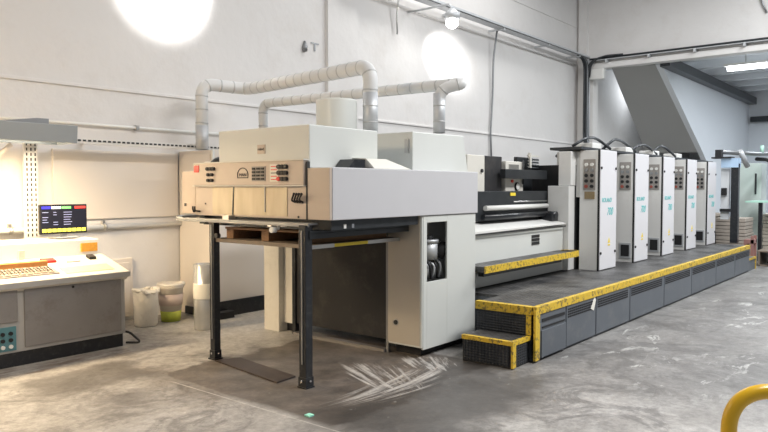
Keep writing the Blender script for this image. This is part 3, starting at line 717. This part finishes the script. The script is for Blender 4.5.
# entry steps
def step(name, lbl, x0, x1, z1, y0=PY+.03, y1=3.86):
    s = thing(name, ((x0+x1)/2, (y0+y1)/2, 0), lbl, 'step')
    ob('riser', B().box(x0+.02, x1, y0+.02, y1, 0, z1-.02), 'blackgloss', s, bevel=.003)
    ob('tread', B().box(x0+.015, x1, y0+.015, y1, z1-.02, z1), 'deck', s)
    ob('yellow_edge', B().box(x0, x0+.045, y0, y1, z1-.035, z1+.004).box(x0+.045, x1, y0, y0+.04, z1-.035, z1+.004).box(x0, x0+.06, y0, y0+.02, 0.01, z1-.035), 'yellow', s, label='worn yellow edge')
    tp = ob('tread_face', B().box(x0+.01, x0+.021, y0+.05, y1-.02, .02, z1-.04).box(x0+.07, x1-.06, y0+.008, y0+.02, .02, z1-.04), 'tread_side', s)
    return s
step('entry_step', 'lowest black tread step with yellow edges at the near end of the platform', 5.56, 5.90, .25, 3.0, 3.55)
st = thing('platform_riser', (5.94, 3.4, 0), 'black tread riser plate above the lowest step at the platform end', 'riser')
ob('riser_plate', B().box(5.915, 5.955, 3.0, 3.60, 0, .448), 'tread_side', st)
ob('yellow_side', B().box(5.903, 5.916, 3.0, 3.05, .26, .445), 'yellow', st)
ob('far_step', B().box(15.13, 15.75, 2.98, 3.45, .0, .25).m(1).box(15.13, 15.75, 2.965, 2.98, .215, .255).m(1).box(15.75, 15.77, 2.965, 3.45, .0, .255), ['platform', 'yellow'],
   label='low step with tan edge at the far end of the platform', cat='step')

# ================================================================== FAR END: FEEDER
t = thing('sheet_feeder', (15.9, 3.9, 0), 'black post and pale blue topped sheet feeder at the far end of the printing units', 'machine')
ob('post', B().box(15.55, 15.68, 3.28, 3.42, .52, 2.15), 'blackgloss', t)
ob('top_box', B().box(15.5, 15.75, 3.28, 3.60, 2.07, 2.26), 'paleblue', t)
ob('back_panel', B().box(15.60, 15.68, 3.46, 3.62, 1.0, 2.05), 'wall_pale', t)
ob('valve', B().box(15.54, 15.60, 3.50, 3.60, 1.50, 1.65), 'black', t)
ob('cross_bar', B().box(15.54, 15.60, 3.42, 3.62, 1.16, 1.22), 'black', t)
ob('head', B().box(15.5, 15.66, 3.60, 3.72, 2.29, 2.44).box(15.45, 15.75, 3.40, 3.78, 2.26, 2.29), 'black', t)
ob('rail_arm', B().tube([(15.6, 3.68, 2.40), (17.0, 3.25, 2.40), (20.5, 2.9, 2.55)], .045, .1, n=8), 'railsteel', t)
ob('green_handle', B().cyl((17.4, 3.20, 2.42), (17.4, 3.20, 2.60), .035), 'green', t)
ob('air_hose', B().tube([(17.4, 3.3, 2.30), (18.4, 3.25, 2.32), (19.0, 3.1, 2.1), (19.0, 2.9, 1.8)], .045, .4, n=8), 'black', t)
ob('slanted_cylinder', B().cyl((16.3, 3.42, 2.44), (16.6, 3.33, 2.12), .055), 'galv', t)
ob('tool_cabinet', B().box(18.6, 19.2, 3.42, 3.92, 0, 2.25).m(1).box(18.57, 18.6, 3.52, 3.56, 1.5, 2.0), ['glassgreen', 'dark'], label='pale green tall cabinet beyond the platform under the pipe', cat='cabinet', bevel=.01)
t = thing('work_table', (17.9, 3.1, 0), 'small table with a pale green top on a black post beyond the platform', 'table')
ob('table_top', B().box(17.4, 18.4, 2.7, 3.52, 1.32, 1.355), 'green', t)
ob('table_post', B().box(17.45, 17.53, 3.18, 3.26, 0, 1.32), 'blackgloss', t)
ob('red_reel', B().cyl((18.7, 3.02, 1.55), (18.7, 3.12, 1.55), .28), mat('dark_red', (.25, .02, .03), .4), label='dark red round reel at the right edge above the green table', cat='reel')
bl = ['tallest stack of brown sheets right behind the black feeder post', 'grey brown sheet stack between the feeder post and the table post', 'pale stack of sheets at the right edge below the green table', 'pale sheet stack left of the table post']
for i, (x, y, w, hgt) in enumerate(((16.6, 4.22, .5, 1.08), (16.5, 3.62, .6, 1.0), (18.55, 3.0, .72, 1.0), (19.4, 3.75, .6, 1.0))):
    s = thing('paper_stack', (x+.3, y, 0), bl[i], 'paper stack', 'paper stacks beyond the platform')
    ob('pallet_base', B().box(x, x+.8, y-w/2, y+w/2, 0, .12), 'wood', s)
    z = .12
    k = 0
    while z < hgt:
        j = random.uniform(-.015, .015); hh = random.uniform(.06, .10)
        ob('sheet_bundle', B().box(x+j, x+.8+j, y-w/2+j, y+w/2+j, z, z+hh-.012), 'stackpaper' if i < 2 else 'plastic', s, bevel=.006); z += hh
ob('red_trolley', B().box(15.85, 16.2, 3.04, 3.22, .50, .58).box(15.85, 15.9, 3.04, 3.09, 0, .66).box(16.15, 16.2, 3.04, 3.09, 0, .66).box(15.85, 15.9, 3.17, 3.22, 0, .5).box(16.15, 16.2, 3.17, 3.22, 0, .5), mat('faded_red', (.33, .17, .15), .5),
   label='faded red small trolley just past the end of the platform', cat='trolley')
t = thing('wood_crate', (16.7, 2.9, 0), 'small tan wooden frame on the floor past the far step', 'crate')
for yy in (2.8, 3.0): ob('side_board', B().box(16.3, 17.3, yy, yy+.03, 0.02, .3), 'wood_pale', t)
ob('top_board', B().box(16.3, 17.3, 2.78, 3.05, .3, .33), 'wood_pale', t)
for xx in (16.35, 17.1): ob('foot', B().box(xx, xx+.1, 2.8, 3.0, 0, .03), 'wood_pale', t)

# ================================================================== DUCTS, CABLES, LAMPS
def duct(name, pts, r, bend, lbl, every=.17):
    t = thing(name, pts[0], lbl, 'duct')
    b = B().tube(pts, r, bend, n=20, seg=10)
    path = list(b.path)
    bb = b.m(1); acc = 0
    for p, q in zip(path, path[1:]):
        L = (q-p).length; s = every-acc
        while s < L:
            c = p + (q-p)*(s/L); d_ = (q-p).normalized()
            bb.cyl(c-d_*.008, c+d_*.008, r*1.035, n=20); s += every
        acc = (acc + L) % every
    ob('duct_wrap', b, ['duct', 'ductband'], t)
    bt = B().cyl(path[-1]+Vector((0, 0, .0)), path[-1]+Vector((0, 0, .42)), r*1.02, n=20)
    ob('metal_sleeve', bt, 'galv', t)
    return t
duct('white_exhaust_duct', [(5.44, 7.40, 2.14), (5.44, 7.40, 2.98), (6.05, 7.22, 2.96), (5.60, 4.72, 2.93), (5.60, 4.72, 2.23)], .078, .17,
     'thick white wrapped duct bending over from the tall cabinet to the delivery')
duct('white_exhaust_duct', [(6.22, 7.12, 2.14), (6.22, 7.12, 2.78), (6.26, 3.95, 2.76), (6.12, 4.20, 2.70), (6.12, 4.20, 2.235)], .062, .13,
     'thinner white wrapped duct behind, ending on the front hood')
ob('metal_sleeve', B().cyl((5.44, 7.40, 2.14), (5.44, 7.40, 2.45), .081), 'galv', bpy.data.objects['white_exhaust_duct'])
ob('extraction_drum', B().lathe([(.215, 0), (.215, .735), (.20, .75)], (5.37, 4.99, 1.825), n=36), 'cover', label='pale round drum standing behind the rear hood', cat='drum', bevel=.004)
ob('crumpled_cloth', B().ball((4.22, 5.48, 1.885), .06, (1.2, 1.6, .9)).ball((4.22, 5.46, 1.89), .07, (1.1, 1.2, .9)), 'dark', label='dark crumpled cloth behind the control panel top', cat='cloth')
ob('crumpled_cloth', B().ball((4.22, 5.64, 1.87), .05, (1.2, 1.4, .9)), 'bag', label='pale crumpled cloth behind the control panel top', cat='cloth')

# cable tray on the back wall
t = thing('cable_tray', (13, 7.8, 5.1), 'long cable tray high on the back wall carrying grey cables', 'cable tray')
ob('tray_channel', B().box(8.5, 18.05, 7.50, 7.72, 5.12, 5.135).box(8.5, 18.05, 7.50, 7.51, 5.12, 5.18).box(8.5, 18.05, 7.71, 7.72, 5.12, 5.18), 'galv', t)
for k in range(4): ob('cable', B().cyl((8.5, 7.54+.045*k, 5.165), (18.05, 7.54+.045*k, 5.165), .021, n=8), 'dark' if k % 2 else 'railsteel', t)
for x in (9.9, 11.6, 13.4, 15.6, 17.4): ob('bracket', B().box(x, x+.05, 7.5, 7.9, 5.08, 5.12), 'galv', t)
ob('wall_conduit', B().cyl((8.5, 7.85, 4.98), (18.0, 7.85, 4.98), .03, n=8), 'wall', label='thin pale conduit under the cable tray on the back wall', cat='conduit')
ob('hanging_cable', B().tube([(13.48, 7.72, 5.12), (13.46, 7.80, 4.5), (13.50, 7.84, 3.6), (13.44, 7.85, 2.9), (13.5, 7.84, 1.9)], .022, .2, n=8), 'railsteel',
   label='thin grey cable hanging down the back wall from the cable tray', cat='cable')
ob('dangling_wire', B().tube([(9.95, 7.7, 5.1), (10.0, 7.8, 4.8), (10.05, 7.83, 4.45)], .018, .1, n=6), 'steel', label='short wire dangling from the left end of the cable tray', cat='cable')
t = thing('cable_tray', (18.0, 3, 5.05), 'cable tray with black cables along the beam on the right wall', 'cable tray')
ob('tray_channel', B().box(17.98, 18.17, -3, 7.6, 5.04, 5.055), 'galv', t)
for k in range(3): ob('cable', B().cyl((18.02+.05*k, -3, 5.085+.01*k), (18.02+.05*k, 7.5, 5.085+.01*k), .032, n=8), 'dark', t)
for y in (7.0, 5.9, 4.8, 3.7, 2.6): ob('bracket', B().box(17.96, 18.17, y, y+.05, 4.97, 5.04), 'galv', t)
t = thing('cable_bundle', (17.95, 7.65, 2.3), 'thick bundle of black and grey cables dropping down the corner to the machines', 'cable bundle')
for k in range(6):
    x, y = 17.84+.05*(k % 3), 7.50+.06*(k//3)
    ob('cable', B().tube([(17.2, 7.55, 5.17), (x, y, 5.05), (x, y, 3.0), (x-.03*k, y-.1, 2.62+.03*k), (x-.7-.4*k, y-.6, 2.55), (15.5-.7*k, 5.6, 2.24)], .028, .3, n=8), ['dark', 'railsteel', 'black'][k % 3], t)
for k in range(3):
    ob('cable', B().tube([(17.95, 7.55-.04*k, 4.0+.3*k), (17.95, 7.5-.04*k, 5.0), (17.98, 7.1, 5.14), (18.03, 6.6, 5.13)], .025, .35, n=8), 'dark', t)
ob('conduit', B().cyl((18.02, 7.52, 2.3), (18.02, 7.52, 5.1), .04, n=10), 'galv', t)
ob('wall_box', B().box(18.0, 18.16, 7.1, 7.5, 4.55, 4.83), 'white', label='white junction box under the beam in the corner', cat='box', bevel=.02)
ob('hanging_wire', B().tube([(18.15, 3.7, 6.3), (18.12, 3.45, 6.15), (18.12, 3.4, 5.95), (18.14, 3.3, 5.7)], .022, .1, n=6), 'railsteel', label='short curved black wire on the upper right wall', cat='cable')
for i in range(4):
    ob('loose_cable', B().tube([(9.3+1.1*i, 4.10, 2.245), (9.5+1.1*i, 4.0, 2.36+.05*(i % 2)), (10.0+1.1*i, 4.05, 2.40), (10.45+1.1*i, 4.0, 2.25)], .022, .2, n=6), 'dark',
       label='black cable looping over the top of the %s printing unit' % kinds[i], cat='cable')
# wall marks
ob('wall_hook', B().box(7.90, 8.08, 7.89, 7.9, 3.95, 3.97).box(7.97, 8.0, 7.885, 7.9, 3.84, 3.955), 'railsteel', label='small grey hook on the wall left of the pilaster', cat='hook')
ob('wall_patch', B().lathe([(.04, 0), (.05, .06), (.015, .16)], (7.75, 7.88, 3.80)), 'railsteel', label='small drop-shaped plate on the wall left of the hook', cat='plate')

# floodlights
def floodlight(name, x, y, z, lbl, tgt, power, ang, r=.13):
    t = thing(name, (x, y, z), lbl, 'lamp')
    ob('lamp_housing', B().lathe([(.06, 0), (.14, .05), (.14, .13), (.05, .22)], (x, y, z+.02)), 'galv', t)
    ob('lamp_glass', B().ball((x, y, z), r*.85), 'bulb', t)
    ob('arm', B().tube([(x, y, z+.2), (x, y+.05, z+.33), (x, 7.88, z+.33)], .02, .05, n=8), 'galv', t)
    ld = bpy.data.lights.new(name+'_beam', 'SPOT'); ld.energy = power; ld.spot_size = ang; ld.spot_blend = 1.; ld.shadow_soft_size = .08; ld.color = (1, .98, .96)
    lo = bpy.data.objects.new(name+'_beam', ld); COL.objects.link(lo)
    p = Vector((x, y-.02, z-.16)); lo.location = p
    lo.rotation_euler = (Vector(tgt)-p).to_track_quat('-Z', 'Y').to_euler()
    return t
floodlight('flood_lamp', 10.45, 6.9, 4.60, 'lit round flood lamp under the cable tray on the back wall', (11.60, 7.9, 4.24), 700, .80)
floodlight('flood_lamp', 5.30, 6.3, 4.6, 'lit flood lamp high on the back wall above the ducts', (5.24, 7.9, 4.33), 1150, .98)

# far room tube
t = thing('tube_light', (19.5, 3.5, 4.7), 'lit fluorescent tube under the far room ceiling', 'lamp')
ob('tube', B().cyl((19.5, 1.2, 4.70), (19.5, 4.42, 4.70), .055), 'tubeglow', t)
ob('fixture', B().box(19.42, 19.58, 1.1, 4.5, 4.77, 4.83), 'white', t)
ob('hanger', B().cyl((19.5, 1.8, 4.83), (19.5, 1.8, 5.5), .012, n=6).cyl((19.5, 4.0, 4.83), (19.5, 4.0, 5.5), .012, n=6), 'steel', t)

# floor bits
ob('floor_plate', B().prism([(4.06, 5.36), (4.28, 5.25), (4.16, 4.36), (3.92, 4.34)], 'z', .0, .014), mat('rusty_plate', (.06, .045, .04), .45, metal=.4, var=.4, scale=15), bevel=.004,
   label='flat dark rusty steel plate lying between the two hoist posts', cat='plate')
ob('paper_scrap', B().box(3.48, 3.53, 3.51, 3.56, .001, .012), mat('mint_scrap', (.35, .8, .65), .5), label='tiny mint green scrap lying on the floor near the front post', cat='scrap')
b = B()
ob('cable_loop', B().tube([(3.92, 6.68, .02), (4.02, 6.55, .02), (3.99, 6.75, .12), (3.91, 6.9, .10)], .012, .06, n=6), 'black', label='short black cable loop on the floor at the console corner', cat='cable')

# yellow guard rail in the foreground
t = thing('yellow_guard_rail', (3.24, .70, 0), 'bent yellow tube guard rail in the lower right foreground', 'rail')
rx, ry = .629, -.777
A = Vector((3.246, .702, 0))
ob('rail_tube', B().tube([A, A+Vector((0, 0, .765)), A+Vector((rx*1.3, ry*1.3, .80)), A+Vector((rx*1.3, ry*1.3, 0))], .033, .17, n=20, seg=14), 'railyellow', t)
for k in (0, 1): ob('base_plate', B().cyl(A+Vector((rx*1.3*k, ry*1.3*k, 0)), A+Vector((rx*1.3*k, ry*1.3*k, .012)), .07), 'railyellow', t)

# ================================================================== LIGHT
def area(name, loc, size, power, color, tgt=None, shape='RECTANGLE'):
    ld = bpy.data.lights.new(name, 'AREA'); ld.shape = shape; ld.size, ld.size_y = size; ld.energy = power; ld.color = color
    o = bpy.data.objects.new(name, ld); COL.objects.link(o); o.location = loc
    d_ = (Vector(tgt)-Vector(loc)) if tgt else Vector((0, 0, -1))
    o.rotation_euler = d_.to_track_quat('-Z', 'Y').to_euler(); return o
area('hall_lamp', (5.6, -1.5, 7.2), (3.5, 1.2), 430, (1, .96, .92))
area('hall_lamp', (8.5, -1.0, 7.2), (4, 1.2), 620, (.97, .98, 1))
area('hall_lamp', (14, .8, 7.2), (4, 1.2), 700, (.95, .98, 1))
area('hall_lamp', (11, 6.2, 7.2), (6, .8), 170, (1, .99, .97))
area('far_room_lamp', (21, 1.5, 5.0), (3, 3), 260, (.86, .93, 1))
area('stair_fill', (21.8, 7.3, 4.9), (1.2, .8), 26, (.9, .95, 1), (19.3, 7.9, 2.3))  # unseen light added behind the stair slab to brighten the wall
area('far_room_lamp', (25, 1.0, 5.0), (3, 3), 260, (.86, .93, 1))
area('console_lamp_light', (2.2, 7.04, 2.09), (2.4, .30), 180, (1, .75, .45))
area('warm_fill', (.6, 5.2, 3.2), (1.2, .5), 75, (1, .76, .50), (4.4, 5.4, 1.2))  # unseen light added at the left to warm the delivery's front faces
w = bpy.data.worlds.new('hall_ambient'); SC.world = w; w.use_nodes = True
w.node_tree.nodes['Background'].inputs['Color'].default_value = (.93, .96, 1, 1)
w.node_tree.nodes['Background'].inputs['Strength'].default_value = .27

# ================================================================== CAMERA
cd = bpy.data.cameras.new('camera'); cam = bpy.data.objects.new('camera', cd); COL.objects.link(cam)
cd.sensor_width = 36; cd.lens = 692/768*36; cd.clip_start = .05; cd.clip_end = 200
cam.location = (0, 0, 1.65)
cam.rotation_euler = (PI/2 - math.atan(28/692), 0, math.radians(39-90))
SC.camera = cam
SC.view_settings.view_transform = 'Standard'; SC.view_settings.look = 'None'
SC.view_settings.gamma = 1; SC.view_settings.use_curve_mapping = False
SC.view_settings.exposure = -.25
